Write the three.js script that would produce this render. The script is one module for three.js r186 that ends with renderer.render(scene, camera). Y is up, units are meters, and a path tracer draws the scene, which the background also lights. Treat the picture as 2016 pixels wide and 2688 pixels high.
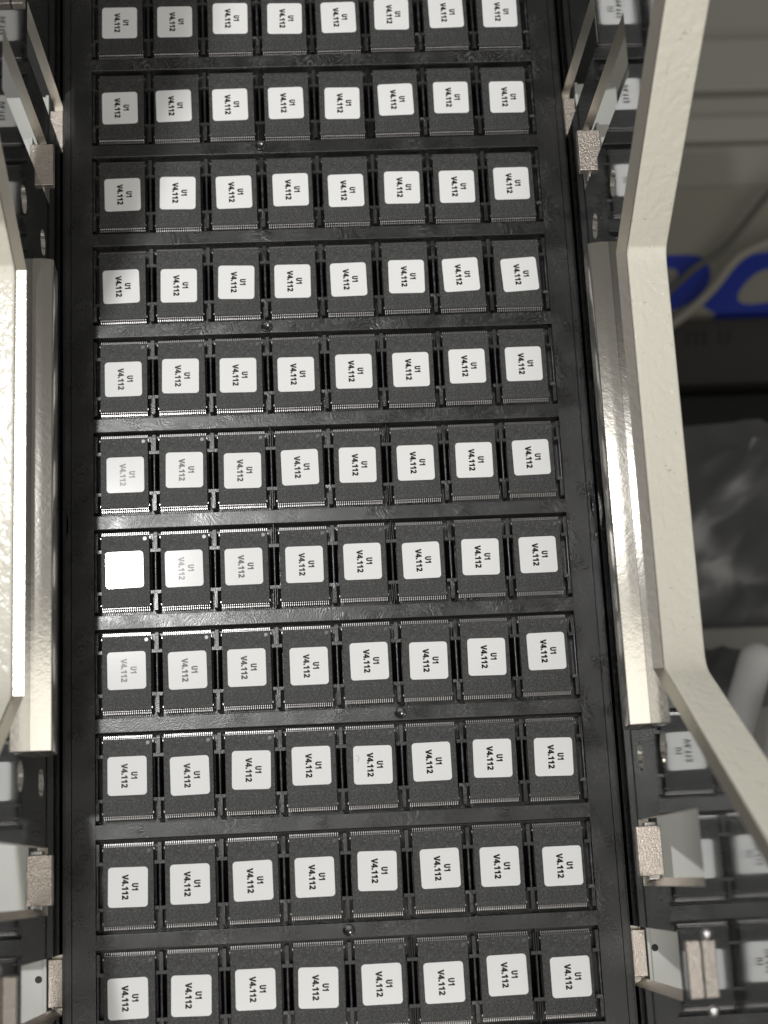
import * as THREE from 'three';
import { mergeGeometries, toCreasedNormals } from 'three/addons/utils/BufferGeometryUtils.js';
import { RoundedBoxGeometry } from 'three/addons/geometries/RoundedBoxGeometry.js';
import { RectAreaLightUniformsLib } from 'three/addons/lights/RectAreaLightUniformsLib.js';

// ---------------------------------------------------------------- camera, light, exposure
// All dimensions below are written in millimetres and turned into metres by MM.
const MM = 0.001;
const scene = new THREE.Scene();
scene.background = new THREE.Color().setRGB(0.165, 0.161, 0.152);          // the dim room around the machine

const camera = new THREE.PerspectiveCamera(36.8, 3 / 4, 0.01, 20);
const EYE = new THREE.Vector3(-5.52, 378.53, 90.2).multiplyScalar(MM);
camera.position.copy(EYE);
camera.up.set(0.03784, 0.23356, -0.97161);
camera.lookAt(EYE.clone().add(new THREE.Vector3(0.04824, -0.97159, -0.23168)));
camera.focus = 0.383;
camera.userData.fStop = 14;

const renderer = new THREE.WebGLRenderer({ antialias: true });
renderer.setSize(768, 1024);
renderer.toneMapping = THREE.LinearToneMapping;
renderer.toneMappingExposure = 1.0;
renderer.shadowMap.enabled = true;
RectAreaLightUniformsLib.init();

// work lamp over the machine: a small bright LED head
const LAMP = new THREE.Vector3(-122, 450, -82).multiplyScalar(MM);
const lampLight = new THREE.RectAreaLight(new THREE.Color().setRGB(1, 1, 0.985), 1930, 14 * MM, 14 * MM);
lampLight.name = 'work_lamp_light';
lampLight.position.copy(LAMP);
lampLight.lookAt(0, 0, 0);
scene.add(lampLight);
// unseen ceiling light, out of view, placed to light the shaded chips softly
const unseenCeilLight = new THREE.RectAreaLight(new THREE.Color().setRGB(1, 0.975, 0.91), 1.6, 2.4, 2.4);
unseenCeilLight.name = 'unseen_ceiling_light_source';
unseenCeilLight.position.set(0.1, 1.6, 1.45);
unseenCeilLight.lookAt(0.1, 0, 1.4501);
scene.add(unseenCeilLight);

// ---------------------------------------------------------------- helpers
let seed = 20417;
const rnd = () => { seed = (seed * 1664525 + 1013904223) >>> 0; return seed / 4294967296; };
const jit = (a) => (rnd() * 2 - 1) * a;

const used = new Map();
function numbered(n) {
  const k = used.get(n) ?? 0; used.set(n, k + 1);
  return k ? n + '_' + String(k).padStart(3, '0') : n;
}
function tag(o, label, category, group, kind) {
  if (label) o.userData.label = label;
  if (category) o.userData.category = category;
  if (group) o.userData.group = group;
  if (kind) o.userData.kind = kind;
  return o;
}
function mesh(name, geo, mat, parent) {
  const m = new THREE.Mesh(geo, mat); m.name = parent ? name : numbered(name);
  m.castShadow = m.receiveShadow = true;
  (parent ?? scene).add(m);
  return m;
}
function thing(name, label, category, group) {
  const g = new THREE.Group(); g.name = numbered(name); scene.add(g);
  return tag(g, label, category, group);
}
const plain = (g) => { const r = g.index ? g.toNonIndexed() : g; for (const k of Object.keys(r.attributes)) if (!['position', 'normal', 'uv'].includes(k)) r.deleteAttribute(k); return r; };
// uv in metres taken from the side a face points to, so that patterns keep their real size
function metricUV(g0, off = 0) {
  const g = plain(g0), p = g.attributes.position, n = g.attributes.normal, uv = new Float32Array(p.count * 2);
  for (let i = 0; i < p.count; i += 3) {
    const a = Math.abs(n.getX(i) + n.getX(i + 1) + n.getX(i + 2)), b = Math.abs(n.getY(i) + n.getY(i + 1) + n.getY(i + 2)), c = Math.abs(n.getZ(i) + n.getZ(i + 1) + n.getZ(i + 2));
    for (let k = i; k < i + 3; k++) {
      const x = p.getX(k), y = p.getY(k), z = p.getZ(k);
      const [u, v] = b >= a && b >= c ? [x, z] : a >= c ? [z, y] : [x, y];
      uv[2 * k] = u + off; uv[2 * k + 1] = v + off * 0.37;
    }
  }
  g.setAttribute('uv', new THREE.BufferAttribute(uv, 2));
  return g;
}
const box = (x0, x1, y0, y1, z0, z1) => plain(new THREE.BoxGeometry((x1 - x0) * MM, (y1 - y0) * MM, (z1 - z0) * MM).translate((x0 + x1) / 2 * MM, (y0 + y1) / 2 * MM, (z0 + z1) / 2 * MM));
const rbox = (x0, x1, y0, y1, z0, z1, r = 0.2, seg = 2) => plain(new RoundedBoxGeometry((x1 - x0) * MM, (y1 - y0) * MM, (z1 - z0) * MM, seg, r * MM).translate((x0 + x1) / 2 * MM, (y0 + y1) / 2 * MM, (z0 + z1) / 2 * MM));
const merge = (l) => mergeGeometries(l.map(plain));
// polygon given as (z, y) pairs, extruded along x from x0 to x1
function extX(pts, x0, x1, holes = [], bevel = 0) {
  const sh = new THREE.Shape(pts.map(([z, y]) => new THREE.Vector2(-z, y)));
  for (const h of holes) sh.holes.push(h instanceof THREE.Path ? h : new THREE.Path(h.map(([z, y]) => new THREE.Vector2(-z, y))));
  const g = new THREE.ExtrudeGeometry(sh, { depth: x1 - x0 - 2 * bevel, bevelEnabled: bevel > 0, bevelSize: bevel, bevelOffset: -bevel, bevelThickness: bevel, bevelSegments: 3, curveSegments: 24 });
  g.translate(0, 0, x0 + bevel); g.rotateY(Math.PI / 2); g.scale(MM, MM, MM);
  return g;
}
// plan outline given as (x, z) pairs, extruded upwards from y0 to y1
function extY(pts, y0, y1, holes = [], bevel = 0, seg = 2) {
  const path = (l) => l.map(([x, z]) => new THREE.Vector2(x, -z));
  const sh = new THREE.Shape(path(pts));
  for (const h of holes) sh.holes.push(new THREE.Path(path(h)));
  const g = new THREE.ExtrudeGeometry(sh, { depth: y1 - y0 - 2 * bevel, bevelEnabled: bevel > 0, bevelSize: bevel, bevelOffset: -bevel, bevelThickness: bevel, bevelSegments: seg });
  g.translate(0, 0, y0 + bevel); g.rotateX(-Math.PI / 2); g.scale(MM, MM, MM);
  return g;
}
// a sheet of the given thickness and rounded edges that follows a (z, y) line, from x0 to x1
function sweep(line, x0, x1, thick, r) {
  const path = [];
  line.forEach((q, i) => {                                       // soft bends
    if (i === 0 || i === line.length - 1) return path.push(q);
    const a = line[i - 1], b = line[i + 1], cut = (o) => { const d = Math.hypot(o[0] - q[0], o[1] - q[1]), k = 3.2 / d; return [q[0] + (o[0] - q[0]) * k, q[1] + (o[1] - q[1]) * k]; };
    const A = cut(a), B = cut(b);
    for (let k = 0; k <= 5; k++) { const t = k / 5, m = 1 - t; path.push([m * m * A[0] + 2 * m * t * q[0] + t * t * B[0], m * m * A[1] + 2 * m * t * q[1] + t * t * B[1]]); }
  });
  const sec = [[x0, -thick]];
  for (let k = 0; k <= 4; k++) { const a = Math.PI - k / 4 * Math.PI / 2; sec.push([x0 + r + r * Math.cos(a), -r + r * Math.sin(a)]); }
  for (let k = 0; k <= 4; k++) { const a = Math.PI / 2 - k / 4 * Math.PI / 2; sec.push([x1 - r + r * Math.cos(a), -r + r * Math.sin(a)]); }
  sec.push([x1, -thick]);
  const n = sec.length, pos = [], idx = [];
  path.forEach(([z, y], i) => {
    const a = path[Math.max(0, i - 1)], b = path[Math.min(path.length - 1, i + 1)], l = Math.hypot(b[0] - a[0], b[1] - a[1]);
    const nz = -(b[1] - a[1]) / l, ny = (b[0] - a[0]) / l;
    for (const [x, h] of sec) pos.push(x * MM, (y + ny * h) * MM, (z + nz * h) * MM);
  });
  for (let i = 0; i + 1 < path.length; i++) for (let k = 0; k < n; k++) {
    const k2 = (k + 1) % n, p = i * n + k, q = i * n + k2, u = p + n, v = q + n;
    idx.push(p, u, q, q, u, v);
  }
  for (let k = 1; k + 1 < n; k++) { idx.push(0, k, k + 1); const o = (path.length - 1) * n; idx.push(o, o + k + 1, o + k); }
  const g = new THREE.BufferGeometry();
  g.setAttribute('position', new THREE.Float32BufferAttribute(pos, 3)); g.setIndex(idx);
  g.setAttribute('uv', new THREE.Float32BufferAttribute(new Float32Array(pos.length / 3 * 2), 2));
  return toCreasedNormals(g, 0.7);
}
const rect = (x, z) => [[-x, -z], [x, -z], [x, z], [-x, z]];
function roundRect(w, h, r, n = 5) {
  const out = [];
  for (const [cx, cz, a0] of [[w / 2 - r, h / 2 - r, 0], [-w / 2 + r, h / 2 - r, 1], [-w / 2 + r, -h / 2 + r, 2], [w / 2 - r, -h / 2 + r, 3]])
    for (let k = 0; k <= n; k++) { const a = (a0 + k / n) * Math.PI / 2; out.push([cx + r * Math.cos(a), cz + r * Math.sin(a)]); }
  return out;
}

// ---------------------------------------------------------------- procedural textures
function hash(x, y, s) { let h = Math.imul(x, 374761393) + Math.imul(y, 668265263) + Math.imul(s, 2147483647 ^ 0x5bd1e995); h = Math.imul(h ^ (h >>> 13), 1274126177); return ((h ^ (h >>> 16)) >>> 0) / 4294967296; }
function vn(x, y, px, py, s) {                                   // tiling value noise
  const ix = Math.floor(x), iy = Math.floor(y), fx = x - ix, fy = y - iy, u = fx * fx * (3 - 2 * fx), v = fy * fy * (3 - 2 * fy);
  const m = (a, p) => ((a % p) + p) % p, x0 = m(ix, px), x1 = m(ix + 1, px), y0 = m(iy, py), y1 = m(iy + 1, py);
  const a = hash(x0, y0, s), b = hash(x1, y0, s), c = hash(x0, y1, s), d = hash(x1, y1, s);
  return (a + (b - a) * u) * (1 - v) + (c + (d - c) * u) * v;
}
function tex(size, tile, fn, srgb = false) {
  const d = new Uint8Array(size * size * 4);
  for (let j = 0; j < size; j++) for (let i = 0; i < size; i++) {
    const v = fn(i / size, j / size), k = (j * size + i) * 4, q = Array.isArray(v) ? v : [v, v, v];
    for (let c = 0; c < 3; c++) d[k + c] = Math.max(0, Math.min(255, q[c] * 255));
    d[k + 3] = 255;
  }
  const t = new THREE.DataTexture(d, size, size);
  t.wrapS = t.wrapT = THREE.RepeatWrapping; t.magFilter = THREE.LinearFilter; t.minFilter = THREE.LinearMipmapLinearFilter; t.generateMipmaps = true;
  if (srgb) t.colorSpace = THREE.SRGBColorSpace;
  t.repeat.set(1 / (tile * MM), 1 / (tile * MM)); t.needsUpdate = true;
  return t;
}
// swirling rub marks on the moulded tray
function swirl(u, v) {
  const w1 = vn(u * 7, v * 7, 7, 7, 1), w2 = vn(u * 7, v * 7, 7, 7, 2), w3 = vn(u * 19, v * 19, 19, 19, 3);
  const a = vn(u * 190 + w1 * 60, v * 56 + w2 * 60, 190, 56, 4), b = vn(u * 60 + w2 * 56, v * 180 + w1 * 56, 60, 180, 5);
  const pick = Math.min(1, Math.max(0, (w3 - 0.4) * 5));
  return a * pick + b * (1 - pick);
}
const T = {
  wear: tex(1024, 44, (u, v) => { const s = swirl(u, v), f = vn(u * 420, v * 420, 420, 420, 6), big = vn(u * 9, v * 9, 9, 9, 7); return 0.30 + 0.42 * s * (0.35 + big) + 0.22 * f; }),
  wearRough: tex(512, 44, (u, v) => { const s = swirl(u, v), big = vn(u * 11, v * 11, 11, 11, 8); return 0.66 + 0.22 * (s - 0.5) + 0.28 * (big - 0.5); }),
  wearColor: tex(1024, 44, (u, v) => { const s = swirl(u, v), big = vn(u * 9, v * 9, 9, 9, 7), sp = vn(u * 300, v * 300, 300, 300, 9); const k = 0.085 + 0.22 * Math.max(0, s * 1.6 - 0.75) * Math.max(0, big * 2.2 - 0.5) + (sp > 0.95 ? 0.06 : 0); return [k, k, k * 1.01]; }, true),
  mould: tex(512, 7.2, (u, v) => 0.5 * vn(u * 75, v * 75, 75, 75, 11) + 0.3 * vn(u * 150, v * 150, 150, 150, 12) + 0.2 * vn(u * 30, v * 30, 30, 30, 13)),
  mouldColor: tex(512, 21, (u, v) => { const f = vn(u * 110, v * 110, 110, 110, 14), g = vn(u * 60, v * 60, 60, 60, 15), k = 0.225 + 0.12 * (f - 0.5) + 0.08 * (g - 0.5) + (f > 0.84 ? 0.09 : 0); return [k, k, k * 1.01]; }, true),
  brushed: tex(1024, 30, (u, v) => 0.5 * vn(u * 16, v * 500, 16, 500, 21) + 0.3 * vn(u * 5, v * 200, 5, 200, 22) + 0.2 * vn(u * 60, v * 60, 60, 60, 23)),
  steelMottle: tex(512, 26, (u, v) => 0.45 * vn(u * 26, v * 26, 26, 26, 31) + 0.35 * vn(u * 70, v * 70, 70, 70, 32) + 0.2 * vn(u * 8, v * 8, 8, 8, 33)),
  scratchRough: tex(1024, 46, (u, v) => { const l = vn(u * 12, v * 480, 12, 480, 24), big = vn(u * 6, v * 6, 6, 6, 25); return 0.55 + 0.5 * (l - 0.5) + 0.35 * (big - 0.5); }),
  blast: tex(512, 6, (u, v) => 0.6 * vn(u * 26, v * 26, 26, 26, 41) + 0.4 * vn(u * 60, v * 60, 60, 60, 42)),
  peel: tex(512, 24, (u, v) => { const w = vn(u * 9, v * 9, 9, 9, 51); return 0.6 * vn(u * 22 + w * 2, v * 15 + w * 2, 22, 15, 52) + 0.25 * vn(u * 40, v * 40, 40, 40, 53) + 0.15 * w; }),
  paint: tex(512, 90, (u, v) => { const g = vn(u * 8, v * 8, 8, 8, 54), f = vn(u * 160, v * 160, 160, 160, 55), k = 0.97 + 0.02 * (g - 0.5) - (f > 0.965 ? 0.22 : 0); return [k, k, k]; }, true),
};

// ---------------------------------------------------------------- materials
const rgb = (r, g, b) => new THREE.Color().setRGB(r, g, b);
const std = (o) => new THREE.MeshStandardMaterial(o);
const M = {
  tray: new THREE.MeshPhysicalMaterial({ color: rgb(1.25, 1.25, 1.25), map: T.wearColor, ior: 1.68, roughness: 0.5, roughnessMap: T.wearRough, bumpMap: T.wear, bumpScale: 0.00005 }),
  traySmooth: new THREE.MeshPhysicalMaterial({ color: rgb(1.25, 1.25, 1.25), map: T.wearColor, ior: 1.68, roughness: 0.2 }),
  compound: std({ color: rgb(0.84, 0.84, 0.84), map: T.mouldColor, roughness: 0.62, bumpMap: T.mould, bumpScale: 0.00003 }),
  dot: new THREE.MeshPhysicalMaterial({ color: rgb(0.035, 0.035, 0.037), roughness: 0.29, ior: 1.9 }),
  tin: std({ color: rgb(0.72, 0.70, 0.70), metalness: 1, roughness: 0.32 }),
  mirror: std({ color: rgb(0.44, 0.445, 0.45), metalness: 1, roughness: 0.12, roughnessMap: T.scratchRough }),
  edge: std({ color: rgb(0.58, 0.55, 0.50), metalness: 1, roughness: 0.34, bumpMap: T.steelMottle, bumpScale: 0.00004 }),
  bar: std({ color: rgb(0.60, 0.57, 0.515), metalness: 1, roughness: 0.25, bumpMap: T.steelMottle, bumpScale: 0.00003 }),
  chrome: std({ color: rgb(0.78, 0.75, 0.68), metalness: 1, roughness: 0.12 }),
  pawl: std({ color: rgb(0.56, 0.50, 0.45), metalness: 1, roughness: 0.38, bumpMap: T.blast, bumpScale: 0.00012 }),
  white: std({ color: rgb(0.62, 0.595, 0.515), map: T.paint, roughness: 0.27, bumpMap: T.peel, bumpScale: 0.00017 }),
  bracket: std({ color: rgb(0.52, 0.525, 0.50), roughness: 0.5 }),
  black: std({ color: rgb(0.012, 0.012, 0.012), roughness: 0.6 }),
};

// ---------------------------------------------------------------- machine base under the tray
const basePlate = mesh('machine_base', metricUV(box(-82, 82, -22, -17, -185, 185)), M.black);
tag(basePlate, 'black steel machine base plate under the chip tray', 'base plate');

// ---------------------------------------------------------------- chip tray
const PX = 14.8, PZ = 25.4, ROWS = 12, COLS = 8;
const colX = (c) => (c - 3.5) * PX, rowZ = (r) => (r - 5.5) * PZ;
const tray = thing('chip_tray', 'long black moulded plastic tray with ribs, holding rows of chips', 'tray');
{
  const inX = 59.75, inZ = 150.65;
  mesh('border', metricUV(extY(rect(65.25, 158.6), -7, 0, [rect(inX, inZ)], 0.12)), M.tray, tray);
  // the stepped rim outside the border, with a finger notch half way along each long side
  const notch = (s) => { const o = []; for (let k = 0; k <= 12; k++) { const t = k / 12, z = -6 + 12 * t; o.push([s * (66.95 - 0.85 * Math.sin(Math.PI * t) ** 1.5), s * z]); } return o; };
  const rimOut = [[-66.95, -160.3], [66.95, -160.3], ...notch(1), [66.95, 160.3], [-66.95, 160.3], ...notch(-1)];
  mesh('rim', metricUV(extY(rimOut, -7, -0.45, [rect(65.5, 158.85)], 0.08)), M.tray, tray);
  mesh('skirt', metricUV(extY(rect(67.95, 161.3), -7.5, -3.1, [rect(67.0, 160.4)], 0.1)), M.tray, tray);
  // pocket floor with the pedestals that carry the chip bodies
  const fl = [];
  for (let r = 0; r < ROWS; r++) {
    const slots = []; for (let k = 1; k < COLS; k++) { const x = (k - 4) * PX; slots.push([[x - 1.2, -5.6], [x + 1.2, -5.6], [x + 1.2, 5.6], [x - 1.2, 5.6]]); }
    fl.push(extY(rect(59.7, 10.9), -7, -3.9, slots).translate(0, 0, rowZ(r) * MM));
    for (let c = 0; c < COLS; c++) fl.push(box(colX(c) - 4.6, colX(c) + 4.6, -3.9, -1.75, rowZ(r) - 7.4, rowZ(r) + 7.4));
  }
  mesh('pocket_floor', metricUV(merge(fl)), M.tray, tray);
  for (let j = 0; j < ROWS - 1; j++) {
    const z = (j - 5) * PZ;
    mesh('rib', metricUV(rbox(-59.7, 59.7, -7, 0, z - 1.75, z + 1.75, 0.14), j * 0.0131), M.tray, tray);
  }
  // dividers between neighbouring pockets: a T-shaped post at each end and a rounded bar between them
  const bar = (x, hl = 5.8, r = 0.33) => { const g = new THREE.CapsuleGeometry(r * MM, 2 * hl * MM, 4, 8); g.rotateX(Math.PI / 2); g.translate(x * MM, -0.85 * MM, 0); return plain(g); };
  const web = (x, w) => box(x - w, x + w, -3.8, -1.15, -5.9, 5.9);
  const tee = (s, x, post, arm0, arm1) => [rbox(x - post / 2, x + post / 2, -3.8, -0.28, ...(s > 0 ? [5.5, 9.95] : [-9.95, -5.5]), 0.08, 1), box(arm0, arm1, -3.8, -0.42, ...(s > 0 ? [4.9, 5.7] : [-5.7, -4.9]))];
  const flip = (l) => l;
  const gDiv = [0, 1, 2].map((k) => metricUV(merge([...tee(1, 0, 0.98, -1.27, 1.27), ...tee(-1, 0, 0.98, -1.27, 1.27), bar(jit(0.05)), web(0, 0.15)].map((g) => g.clone())), k * 0.017));
  const gFin = metricUV(merge([...tee(1, -0.45, 0.22, -1.27, 1.27), ...tee(-1, -0.45, 0.22, -1.27, 1.27), ...tee(1, 0.5, 0.22, -1.27, 1.27).slice(0, 1), ...tee(-1, 0.5, 0.22, -1.27, 1.27).slice(0, 1), bar(0, 5.6, 0.3), box(-0.08, 0.08, -3.8, -0.2, -10.7, 10.7)]), 0.02);
  const gSide = (s) => metricUV(merge([...tee(1, s * 0.62, 0.85, Math.min(s * 0.2, s * 1.9), Math.max(s * 0.2, s * 1.9)), ...tee(-1, s * 0.62, 0.85, Math.min(s * 0.2, s * 1.9), Math.max(s * 0.2, s * 1.9)), bar(s * 0.42, 6.0, 0.34), web(s * 0.42, 0.2)]));
  const sideL = gSide(1), sideR = gSide(-1);
  const fins = new Set(['1,3', '5,3', '5,5', '6,3', '6,5', '10,7', '10,5', '1,5']);
  for (let r = 0; r < ROWS; r++) {
    for (let k = 1; k < COLS; k++) {
      const d = mesh('divider', fins.has(r + ',' + k) ? gFin : gDiv[(r * 3 + k) % 3], M.tray, tray);
      d.position.set((k - 4) * PX * MM, 0, rowZ(r) * MM);
    }
    mesh('edge_divider', sideL, M.tray, tray).position.set(-59.75 * MM, 0, rowZ(r) * MM);
    mesh('edge_divider', sideR, M.tray, tray).position.set(59.75 * MM, 0, rowZ(r) * MM);
  }
  // round ejector marks standing on the ribs
  const ring = new THREE.LatheGeometry([[0, 0.03], [1.12, 0.03], [1.16, 0.6], [1.26, 0.72], [1.38, 0.62], [1.5, -0.02]].map(([x, y]) => new THREE.Vector2(x * MM, y * MM)), 32);
  for (const [x, z] of [[-14.9, -101.9], [-14.8, -50.7], [14.8, 50.7], [0, 101.6]]) mesh('ejector_mark', metricUV(ring.clone()), M.traySmooth, tray).position.set(x * MM, 0.02 * MM, z * MM);
}

// ---------------------------------------------------------------- chips
const BW = 12, BL = 18.35, TOPY = -0.6;                          // body of the package, its top below the rib tops
const gBody = metricUV(extY(roundRect(BW, BL, 0.18, 1), TOPY - 1.0, TOPY, [], 0.1, 2));
const gDot = new THREE.CylinderGeometry(0.46 * MM, 0.46 * MM, 0.02 * MM, 20).translate(4.9 * MM, (TOPY + 0.008) * MM, -8.15 * MM);
function leadRow(s) {
  const l = [], prof = [[0, -0.46], [0.26, -0.46], [0.36, -0.52], [0.46, -1.0], [0.52, -1.1], [0.92, -1.12], [0.92, -1.27], [0.46, -1.25], [0.33, -1.12], [0.24, -0.62], [0, -0.62]];
  for (let k = 0; k < 24; k++) {
    const g = extX(prof.map(([z, y]) => [s * z, TOPY + y]), -0.085, 0.085);
    g.translate((k - 11.5) * 0.5 * MM, 0, s * (BL / 2 - 0.06) * MM); l.push(g);
  }
  for (const x of [-6, 6]) l.push(box(x - 0.16, x + 0.16, TOPY - 0.6, TOPY - 0.46, s * 8.55 - 0.2, s * 8.55 + 0.2));   // cut tie bars
  return merge(l);
}
const gLeadA = leadRow(-1), gLeadB = leadRow(1);

// the printed sticker
const LW = 9.45, LH = 9.3;
function sticker(draw, bg, fg) {
  const c = document.createElement('canvas'); c.width = c.height = 512;
  const x = c.getContext('2d');
  x.fillStyle = bg; x.fillRect(0, 0, 512, 512); x.fillStyle = fg;
  x.translate(256, 256); x.rotate(Math.PI / 2);
  x.textAlign = 'center'; x.textBaseline = 'middle';
  x.font = 'bold 104px sans-serif'; x.strokeStyle = fg; x.lineWidth = 7;
  const pm = 512 / LW;
  const put = (s, up, len) => { const w = x.measureText(s).width, k = len * pm / w; x.save(); x.translate(0, -up * pm); x.scale(k, 1.04); x.fillText(s, 0, 0); x.strokeText(s, 0, 0); x.restore(); };
  put('U1', 1.7, 2.0); put('V4.112', -0.64, 5.85);
  const t = new THREE.CanvasTexture(c);
  t.anisotropy = 8;
  return t;
}
const printMap = sticker(null, '#ececec', '#070609'); printMap.colorSpace = THREE.SRGBColorSpace;
const printRough = sticker(null, '#212121', '#444444');
M.sticker = std({ color: rgb(0.93, 0.93, 0.93), map: printMap, roughness: 1, roughnessMap: printRough });
const gSticker = plain(extY(roundRect(LW, LH, 0.85, 6), 0, 0.09, [], 0.03, 1));
{
  const p = gSticker.attributes.position, uv = new Float32Array(p.count * 2);
  for (let i = 0; i < p.count; i++) { uv[2 * i] = p.getX(i) / (LW * MM) + 0.5; uv[2 * i + 1] = 0.5 - p.getZ(i) / (LH * MM); }
  gSticker.setAttribute('uv', new THREE.BufferAttribute(uv, 2));
}
// where each sticker sits on its chip: [dx, dz] in mm, rows from the far end
const STICK = [
  [[-.44, -.35], [-.42, -.26], [-.07, -1.01], [.06, -.64], [-.01, -.7], [-.15, -.9], [.02, -1.1], [.12, -1.3]],
  [[-.65, -.12], [-.95, -.54], [-.59, -.26], [-.4, -.67], [-.08, -.11], [-.28, -.68], [.06, -.82], [.44, -.68]],
  [[-.13, -.31], [-.26, -.66], [-.24, -.22], [-.02, -.57], [-.15, .01], [.05, -.21], [-.09, -.18], [-.14, -.68]],
  [[-.59, -.07], [-.47, .42], [-.28, -.13], [-.42, .09], [-.49, -.07], [-.03, -.1], [-.36, -.28], [.32, -.04]],
  [[-.33, .2], [-.53, -.16], [-.46, .12], [-.33, .27], [-.14, .16], [-.13, -.07], [-.18, -.32], [-.19, -.31]],
  [[.03, .34], [.09, -.43], [-.07, .25], [-.14, -.17], [-.28, -.36], [-.25, -.41], [-.05, -.34], [-.04, -.4]],
  [[-.42, -.53], [-.48, -.41], [-.38, -.4], [-.1, -.38], [-.23, -.27], [-.09, -.14], [-.1, -.27], [-.18, -.39]],
  [[-.19, -.83], [-.14, -.42], [-.26, -.36], [.13, -.17], [.24, -.45], [.27, -.05], [.05, -.47], [.26, -1.11]],
  [[-.32, -.56], [.06, .02], [.07, -.75], [-.21, -.98], [.11, -.63], [-.29, -.76], [-.18, -.76], [.09, -.65]],
  [[-.34, 0], [-.31, -.04], [-.33, -.08], [-.3, -.02], [-.06, -.81], [.19, -.53], [-.06, -.27], [.41, .03]],
  [[-.58, .14], [-.57, .26], [-.39, -.23], [-.49, .1], [-.08, -.08], [-.29, .13], [.17, -.57], [.34, .5]],
];
const TURN = { '3,7': 3.2, '3,6': 1.8, '3,2': -1.8, '2,2': 1.2, '0,0': -0.6, '0,1': -0.4, '8,5': 0.6, '4,1': -1 };
const ORD = ['first', 'second', 'third', 'fourth', 'fifth', 'sixth', 'seventh', 'eighth', 'ninth', 'tenth', 'eleventh'];
function chip(r, c) {
  const hair = r === 8 && c === 4;
  const label = hair ? 'black chip with a curled hair lying on its white sticker' : `black chip with white sticker, ${ORD[r]} row from cable end, ${ORD[7 - c]} column from lettering side`;
  const g = thing('memory_chip', label, 'chip', 'chips seated in the tray pockets');
  mesh('body', gBody, M.compound, g);
  mesh('pin_one_dot', gDot, M.dot, g);
  for (const l of [gLeadA, gLeadB]) mesh('lead_row', l, M.tin, g).userData.kind = 'stuff';
  const s = mesh('sticker', gSticker, M.sticker, g);
  const [dx, dz] = STICK[r][c];
  s.position.set((dx + 0.22) * MM, (TOPY + 0.002) * MM, (dz + 0.22) * MM);
  s.rotation.y = (TURN[r + ',' + c] ?? jit(1.1)) * Math.PI / 180;
  g.position.set((colX(c) + jit(0.12) - 0.12) * MM, 0, (rowZ(r) + jit(0.2) - 0.12) * MM);
  g.rotation.set(jit(0.003), jit(0.006), jit(0.003));
  if (r === 6 && c === 0) g.rotation.set(0, 0.002, 0);
  return g;
}
for (let r = 0; r < 11; r++) for (let c = 0; c < COLS; c++) chip(r, c);
{
  const curve = new THREE.CatmullRomCurve3([[4.2, -3.6], [4.75, -3.1], [4.85, -2.6], [4.5, -2.1], [4.4, -1.8]].map(([x, z]) => new THREE.Vector3((colX(4) + x - 8.0) * MM, (TOPY + 0.14) * MM, (rowZ(8) + z + 0.6) * MM)));
  tag(mesh('hair', new THREE.TubeGeometry(curve, 16, 0.035 * MM, 5), std({ color: rgb(0.10, 0.09, 0.08), roughness: 0.7 })), 'short curled hair lying on a white U1 sticker', 'hair');
}

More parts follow.
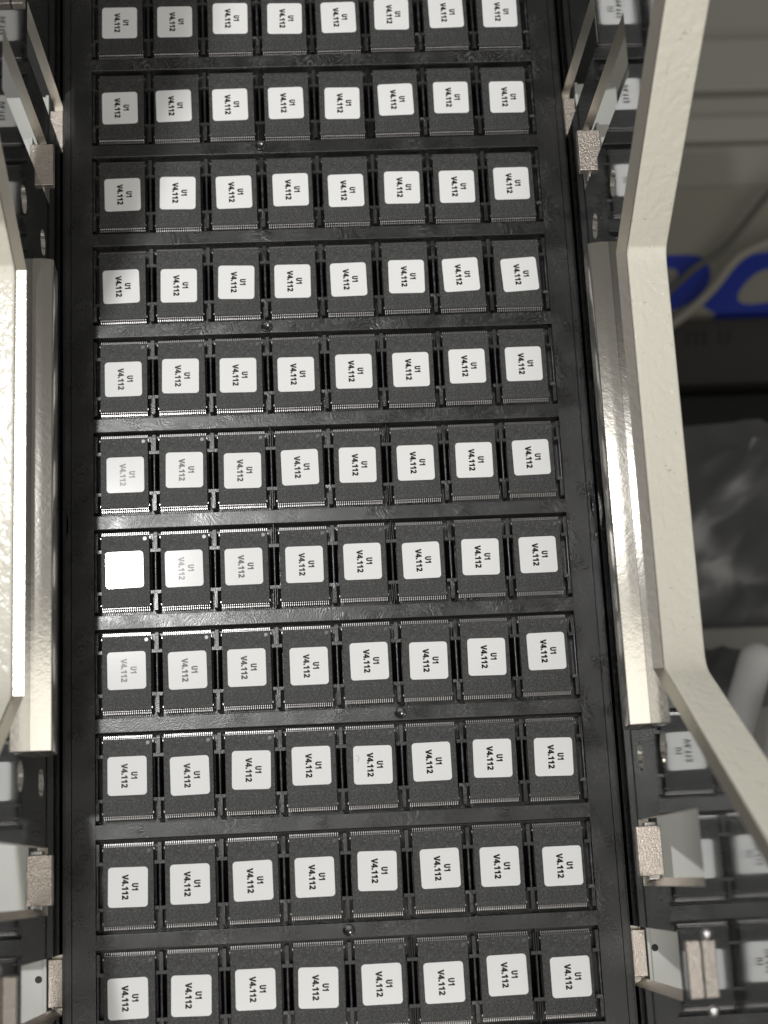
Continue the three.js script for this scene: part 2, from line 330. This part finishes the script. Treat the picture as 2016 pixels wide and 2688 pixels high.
// ---------------------------------------------------------------- side walls, guards, guide bars, pawls
const XW = 68.3, WT = 2.35;
const profTop = [[-165, 190], [-133, 190], [-49.6, 45], [48.2, 45], [133, 190], [165, 190]];
for (const s of [1, -1]) {
  const where = s > 0 ? 'on the blue lettering side' : 'opposite the blue lettering';
  const span = (a, b) => s > 0 ? [a, b] : [-b, -a];
  const wall = thing('steel_side_plate', `polished steel side plate with slots and notched top edge, ${where}`, 'side plate');
  const slots = [];
  for (const e of [-1, 1]) {
    const zz = (a, b) => e > 0 ? [a, b] : [-b, -a];
    const [a0, a1] = zz(104, 118), [b0, b1] = zz(79.6, 94.6);
    slots.push([[a0, -6.5], [a1, -6.5], [a1, 46], [a0, 46]], [[b0, 15], [b1, 15], [b1, 74], [b0, 74]]);
    for (const y of [24, 48.6]) {
      const h = new THREE.Path(); h.absarc(-e * 65.5, y, 3.35, 0, Math.PI * 2, true); slots.push(h);
    }
  }
  const gw = extX([[-165, -16], ...profTop, [165, -16]], ...span(XW, XW + WT), slots);
  const groups = gw.groups.map((q) => ({ ...q }));
  const gm = metricUV(gw); gm.clearGroups(); for (const q of groups) gm.addGroup(q.start, q.count, q.materialIndex);
  mesh('plate', gm, [M.mirror, M.edge], wall);
  // the slanted, bright end faces of the slots
  for (const [z, y0, y1] of [[94.65, 15, 74], [118.05, -6.5, 46]]) {
    const g = extY([[s * XW, z - 0.02], [s * (XW + WT), z - 1.7], [s * (XW + WT), z - 0.02]].slice()[s > 0 ? 'slice' : 'reverse'](), y0 + 0.03, y1 - 0.03);
    mesh('slot_bevel', metricUV(g), M.edge, wall);
  }
  const cone = new THREE.LatheGeometry([[0.01, -1.5], [0.95, -1.5], [1.0, -0.6], [1.6, -0.62], [2.3, -0.85], [2.75, -1.2], [2.85, -1.3], [3.33, -0.02]].map(([x, y]) => new THREE.Vector2(x * MM, y * MM)), 28);
  for (const z of [-65.5, 65.5]) for (const y of [24, 48.6]) {
    const m = mesh('countersunk_screw', cone, M.chrome, wall);
    m.position.set(s * XW * MM, y * MM, z * MM); m.rotation.z = s * Math.PI / 2;
  }

  // white powder-coated guard behind the plate: a folded top flange and its outer skin
  const guard = thing('white_guard', `cream white powder coated guard with notched top, ${where}`, 'guard');
  mesh('top_flange', metricUV(sweep(profTop, ...span(XW + WT + 0.18, 80.3), 2, 0.75)), M.white, guard);
  const drop = (d) => profTop.map(([z, y]) => [z, y - d]);
  mesh('folded_lip', metricUV(extX([...drop(2.05), ...drop(15).reverse()], ...span(78.4, 80.2))), M.white, guard);

  // guide bar on the inner face of the plate
  const bar = thing('guide_bar', `shiny steel guide bar along the middle of the polished plate, ${where}`, 'bar');
  const sh = new THREE.Shape();
  sh.moveTo(0, 0); sh.lineTo(1.7, 0.02); sh.quadraticCurveTo(2.2, 0.0, 2.6, -0.13); sh.lineTo(4.35, -0.74); sh.quadraticCurveTo(4.72, -0.9, 4.75, -1.5); sh.lineTo(4.3, -9); sh.quadraticCurveTo(4, -15, 0, -16); sh.lineTo(0, 0);
  const bg = new THREE.ExtrudeGeometry(sh, { depth: 115 - 0.6, bevelEnabled: true, bevelSize: 0.25, bevelOffset: -0.25, bevelThickness: 0.3, bevelSegments: 2, curveSegments: 24 });
  bg.translate(0, 0, -57.5 + 0.3); if (s > 0) bg.rotateY(Math.PI); bg.scale(MM, MM, MM);
  bg.translate(s * (XW - 0.03) * MM, 38 * MM, 2 * MM);
  mesh('bar_body', metricUV(toCreasedNormals(bg, 0.5)), M.bar, bar);

  // pawls in their slots, each on a small white bracket
  for (const e of [-1, 1]) {
    const zz = (a, b) => e > 0 ? [a, b] : [-b, -a];
    const end = e > 0 ? 'at bag end' : 'at cable end';
    for (const [lvl, x0, x1, y0, y1, z0, z1, bx, by] of [['low', 68.02, 71.5, -6.4, -4.2, 105, 116, 72.2, -7.5], ['middle', 66.0, 71.7, 20.6, 23, 81.3, 92.4, 72.6, 14]]) {
      const p = thing('tray_pawl', `sandblasted steel pawl in ${lvl} slot ${end}, ${where}`, 'pawl', 'pawls in the plate slots');
      mesh('block', metricUV(rbox(...span(x0, x1), y0, y1, ...zz(z0, z1), 0.25)), M.pawl, p);
      mesh('pin', metricUV(rbox(...span(x0 + 2.4, x1 - 0.6), y0 - 2.4, y0 + 0.6, ...zz(z0 - 0.9, z1 + 0.9), 0.3)), M.tin, p);
      const br = thing('pawl_bracket', `white bracket behind ${lvl} pawl ${end}, ${where}`, 'bracket', 'brackets behind the pawls');
      mesh('shelf', box(...span(bx + 0.9, 84), by - 1.5, by, ...zz(z0 - 6, z1 + 6)), M.bracket, br);
      mesh('lip', rbox(...span(bx, bx + 0.85), by - 6, by + 1.2, ...zz(z0 - 6, z1 + 6), 0.2), M.bracket, br);
      mesh('back_plate', box(...span(86, 87.5), by - 8, by + 16, ...zz(z0 - 1, z1 + 7)), M.bracket, br);
      if (lvl === 'low') {
        const h = new THREE.CylinderGeometry(0.85 * MM, 0.85 * MM, 0.1 * MM, 20);
        mesh('screw_hole', h, M.black, br).position.set(s * (bx + 2.1) * MM, (by + 0.02) * MM, e * 109.6 * MM);
      }
    }
    const up = thing('upper_stop', `sandblasted steel stop high on the plate ${end}, ${where}`, 'stop block', 'stop blocks high on the plates');
    mesh('block', metricUV(rbox(...span(XW - 2.9, XW - 0.02), 63.4, 66, ...zz(105, 116), 0.3)), M.pawl, up);
    for (const z of [103.6, 117.9]) {
      const g = new THREE.SphereGeometry(1.1 * MM, 16, 8, 0, Math.PI * 2, 0, Math.PI / 2);
      const m = mesh('dome_screw', g, M.tin, up); m.position.set(s * XW * MM, 71.5 * MM, e * z * MM); m.rotation.z = s * Math.PI / 2;
    }
  }
}

// unseen upright plate above the guard, placed to shade the tray's far corner
{
  const blocker = extX([[-57.2, 56], [-59, 114], [-79, 166], [-94, 186], [-105, 218], [-165, 262], [-165, 188], [-132.5, 188]], -75.8, -74.6);
  tag(mesh('unseen_blocker', metricUV(blocker), M.edge), 'unseen upright plate shading the tray, on the guard opposite the blue lettering', 'blocker');
}

// ---------------------------------------------------------------- what lies beyond the guard
const floor = mesh('floor', box(82, 700, -372, -366, -700, 500), std({ color: rgb(0.012, 0.012, 0.013), roughness: 0.7 }));  // black sheet standing in for the unlit void beyond the guard
tag(floor, 'black sheet in place of the dark void beyond the guard', undefined, undefined, 'structure');
{
  const panel = thing('printed_machine_panel', 'grey stepped machine panel with blue lettering', 'panel');
  const grey = std({ color: rgb(0.22, 0.215, 0.185), roughness: 0.6 });
  // steps of the casting, from the far end to the lettering
  for (const [z0, z1, y] of [[-520, -304.4, -306], [-304, -276.4, -297], [-276, -263.4, -303], [-263, -250, -298], [-249.6, -226.4, -302]]) mesh('step', rbox(120, 420, y - 30, y, z0, z1, 1.2), grey, panel);
  const c = document.createElement('canvas'); c.width = 1024; c.height = 512;                 // 128 x 64 mm of print
  const x = c.getContext('2d'); x.fillStyle = '#7f7d73'; x.fillRect(0, 0, 1024, 512);
  const P = (a, b) => [(a - 130) * 8, (b + 226) * 8];
  const blob = (pts, col) => {
    x.fillStyle = col; x.beginPath();
    const q = pts.map(([a, b]) => P(a, b)), n = q.length, mid = (i) => [(q[i % n][0] + q[(i + 1) % n][0]) / 2, (q[i % n][1] + q[(i + 1) % n][1]) / 2];
    x.moveTo(...mid(0)); for (let i = 1; i <= n; i++) x.quadraticCurveTo(...q[i % n], ...mid(i)); x.closePath(); x.fill();
  };
  const BLUE = '#06268c';
  blob([[146, -191], [168, -192], [187, -192], [190, -181], [184, -171], [172, -164], [150, -162], [136, -176]], BLUE);
  blob([[152, -185], [165, -186], [175, -184.5], [171, -177], [162, -175], [152, -175]], '#7f7d73');
  blob([[244, -190], [222, -193], [203, -190], [192, -181], [181, -168], [190, -160.5], [212, -160.5], [234, -162], [254, -176]], BLUE);
  blob([[240, -181], [222, -184.5], [210, -182], [199.5, -170], [203, -165.5], [215, -166.5], [234, -170]], '#7f7d73');
  const t = new THREE.CanvasTexture(c); t.colorSpace = THREE.SRGBColorSpace;
  const face = box(130, 258, -330, -300, -226, -162);
  { const p = face.attributes.position, uv = new Float32Array(p.count * 2); for (let i = 0; i < p.count; i++) { uv[2 * i] = (p.getX(i) / MM - 130) / 128; uv[2 * i + 1] = 1 - (p.getZ(i) / MM + 226) / 64; } face.setAttribute('uv', new THREE.BufferAttribute(uv, 2)); }
  mesh('lettered_face', face, std({ color: rgb(0.95, 0.95, 0.93), map: t, roughness: 0.5 }), panel);
  const lower = thing('black_lower_band', 'black band of machine below the blue lettering', 'panel');
  const d = document.createElement('canvas'); d.width = 1024; d.height = 256;                 // 128 x 32 mm of print
  const e = d.getContext('2d'); e.fillStyle = '#2b2926'; e.fillRect(0, 0, 1024, 256);
  e.fillStyle = '#0a0a0a'; e.font = 'italic bold 100px serif'; e.textBaseline = 'middle'; e.fillText('c o m m u', 60, 66);
  const dt = new THREE.CanvasTexture(d); dt.colorSpace = THREE.SRGBColorSpace;
  const bandGeo = box(130, 258, -330, -307, -161.5, -129.5);
  { const p = bandGeo.attributes.position, uv = new Float32Array(p.count * 2); for (let i = 0; i < p.count; i++) { uv[2 * i] = (p.getX(i) / MM - 130) / 128; uv[2 * i + 1] = 1 - (p.getZ(i) / MM + 161.5) / 32; } bandGeo.setAttribute('uv', new THREE.BufferAttribute(uv, 2)); }
  mesh('band', bandGeo, std({ color: rgb(1, 1, 1), map: dt, roughness: 0.6 }), lower);
  mesh('ledge', rbox(125, 420, -340, -318, -127.5, -106, 1), std({ color: rgb(0.006, 0.006, 0.006), roughness: 0.6 }), lower);

  const cord = (name, pts, r, col, label) => tag(mesh(name, new THREE.TubeGeometry(new THREE.CatmullRomCurve3(pts.map(([a, b, d]) => new THREE.Vector3(a * MM, b * MM, d * MM))), 60, r * MM, 10), std({ color: col, roughness: 0.55 })), label, 'cable');
  cord('cable', [[262, -288, -262], [218, -286, -217], [192, -290, -189], [180, -292, -182], [167, -292, -171], [140, -294, -150]], 1.6, rgb(0.07, 0.066, 0.057), 'thin dark cable crossing the blue lettering');
  cord('cable', [[250, -292, -204], [215, -288, -192], [200, -288, -185], [186, -290, -170], [173, -292, -159], [150, -294, -145]], 2.2, rgb(0.22, 0.21, 0.175), 'pale cable lying below the dark one across the lettering');

  // crumpled grey plastic bag
  const g0 = new THREE.PlaneGeometry(150, 108, 30, 22), p = g0.attributes.position;
  const bumps = Array.from({ length: 13 }, () => [rnd(), rnd(), rnd() * Math.PI, 0.1 + rnd() * 0.25, 8 + rnd() * 16]);
  for (let i = 0; i < p.count; i++) {
    const u = p.getX(i) / 150 + 0.5, v = p.getY(i) / 108 + 0.5;
    let h = 10 * vn(u * 3, v * 3, 64, 64, 61) + jit(0.7);
    for (const [a, b, t, w, k] of bumps) { const d = Math.abs((u - a) * Math.cos(t) + (v - b) * Math.sin(t)); h += k * Math.max(0, 1 - d / w) * Math.max(0, 1 - Math.hypot(u - a, v - b) / 0.6); }   // creases fold to a ridge
    p.setXYZ(i, p.getX(i) + jit(1.8), p.getY(i) + jit(1.8), h - 12 * u);
  }
  const g = toCreasedNormals(g0, 1.0);
  g.rotateX(-Math.PI / 2); g.scale(MM, MM, MM); g.translate(0.205, -0.215, -0.022);
  const bagMat = new THREE.MeshPhysicalMaterial({ color: rgb(0.066, 0.067, 0.069), roughness: 0.3, side: THREE.DoubleSide, clearcoat: 0.4, clearcoatRoughness: 0.3 });
  tag(mesh('plastic_bag', g, bagMat), 'crumpled dark grey plastic bag beside the cream guard', 'bag');
  // rolled white sheets next to the bag
  const roll = (a, b, r, label) => {
    const A = new THREE.Vector3(...a).multiplyScalar(MM), B = new THREE.Vector3(...b).multiplyScalar(MM), d = B.clone().sub(A);
    const cg = new THREE.CapsuleGeometry(r * MM, d.length(), 8, 24);
    cg.scale(1, 1, 0.7);
    const m = mesh('white_roll', cg, std({ color: rgb(0.62, 0.62, 0.62), roughness: 0.5 }));
    m.position.copy(A.clone().add(B).multiplyScalar(0.5)); m.quaternion.setFromUnitVectors(new THREE.Vector3(0, 1, 0), d.normalize());
    tag(m, label, 'roll');
  };
  roll([148, -150, 22], [132, -150, 62], 6, 'slim white roll lying between the cream guard and the broad roll');
  roll([153, -130, 46], [143, -130, 90], 9, 'broad white roll beside the slim one');
  tag(mesh('cardboard_tray', rbox(118, 240, -210, -202, 2, 90, 2), std({ color: rgb(0.20, 0.195, 0.18), roughness: 0.8 })), 'grey board under the white rolls', 'board');
}

// ---------------------------------------------------------------- the lamps' bodies
{
  const lamp = thing('work_lamp', 'small LED work lamp head above the tray', 'lamp');
  const head = mesh('housing', new THREE.CylinderGeometry(0.03, 0.018, 0.05, 32).translate(0, 0.032, 0), M.black, lamp);
  const face = mesh('lens', new THREE.CylinderGeometry(0.024, 0.024, 0.002, 32).translate(0, 0.004, 0), std({ color: rgb(0.8, 0.8, 0.8), emissive: rgb(1, 0.96, 0.9), emissiveIntensity: 2 }), lamp);
  lamp.position.copy(LAMP); lamp.quaternion.setFromUnitVectors(new THREE.Vector3(0, -1, 0), LAMP.clone().negate().normalize());
  const cl = mesh('unseen_ceiling_light', new THREE.BoxGeometry(2.44, 0.03, 2.44).translate(0.1, 1.63, 1.45), std({ color: rgb(0.8, 0.8, 0.8), emissive: rgb(1, 0.97, 0.9), emissiveIntensity: 0.3 }));  // glowing body of the unseen ceiling light, out of view
  tag(cl, 'unseen luminous ceiling panel, out of view, lighting the tray softly', 'light');
}

renderer.render(scene, camera);
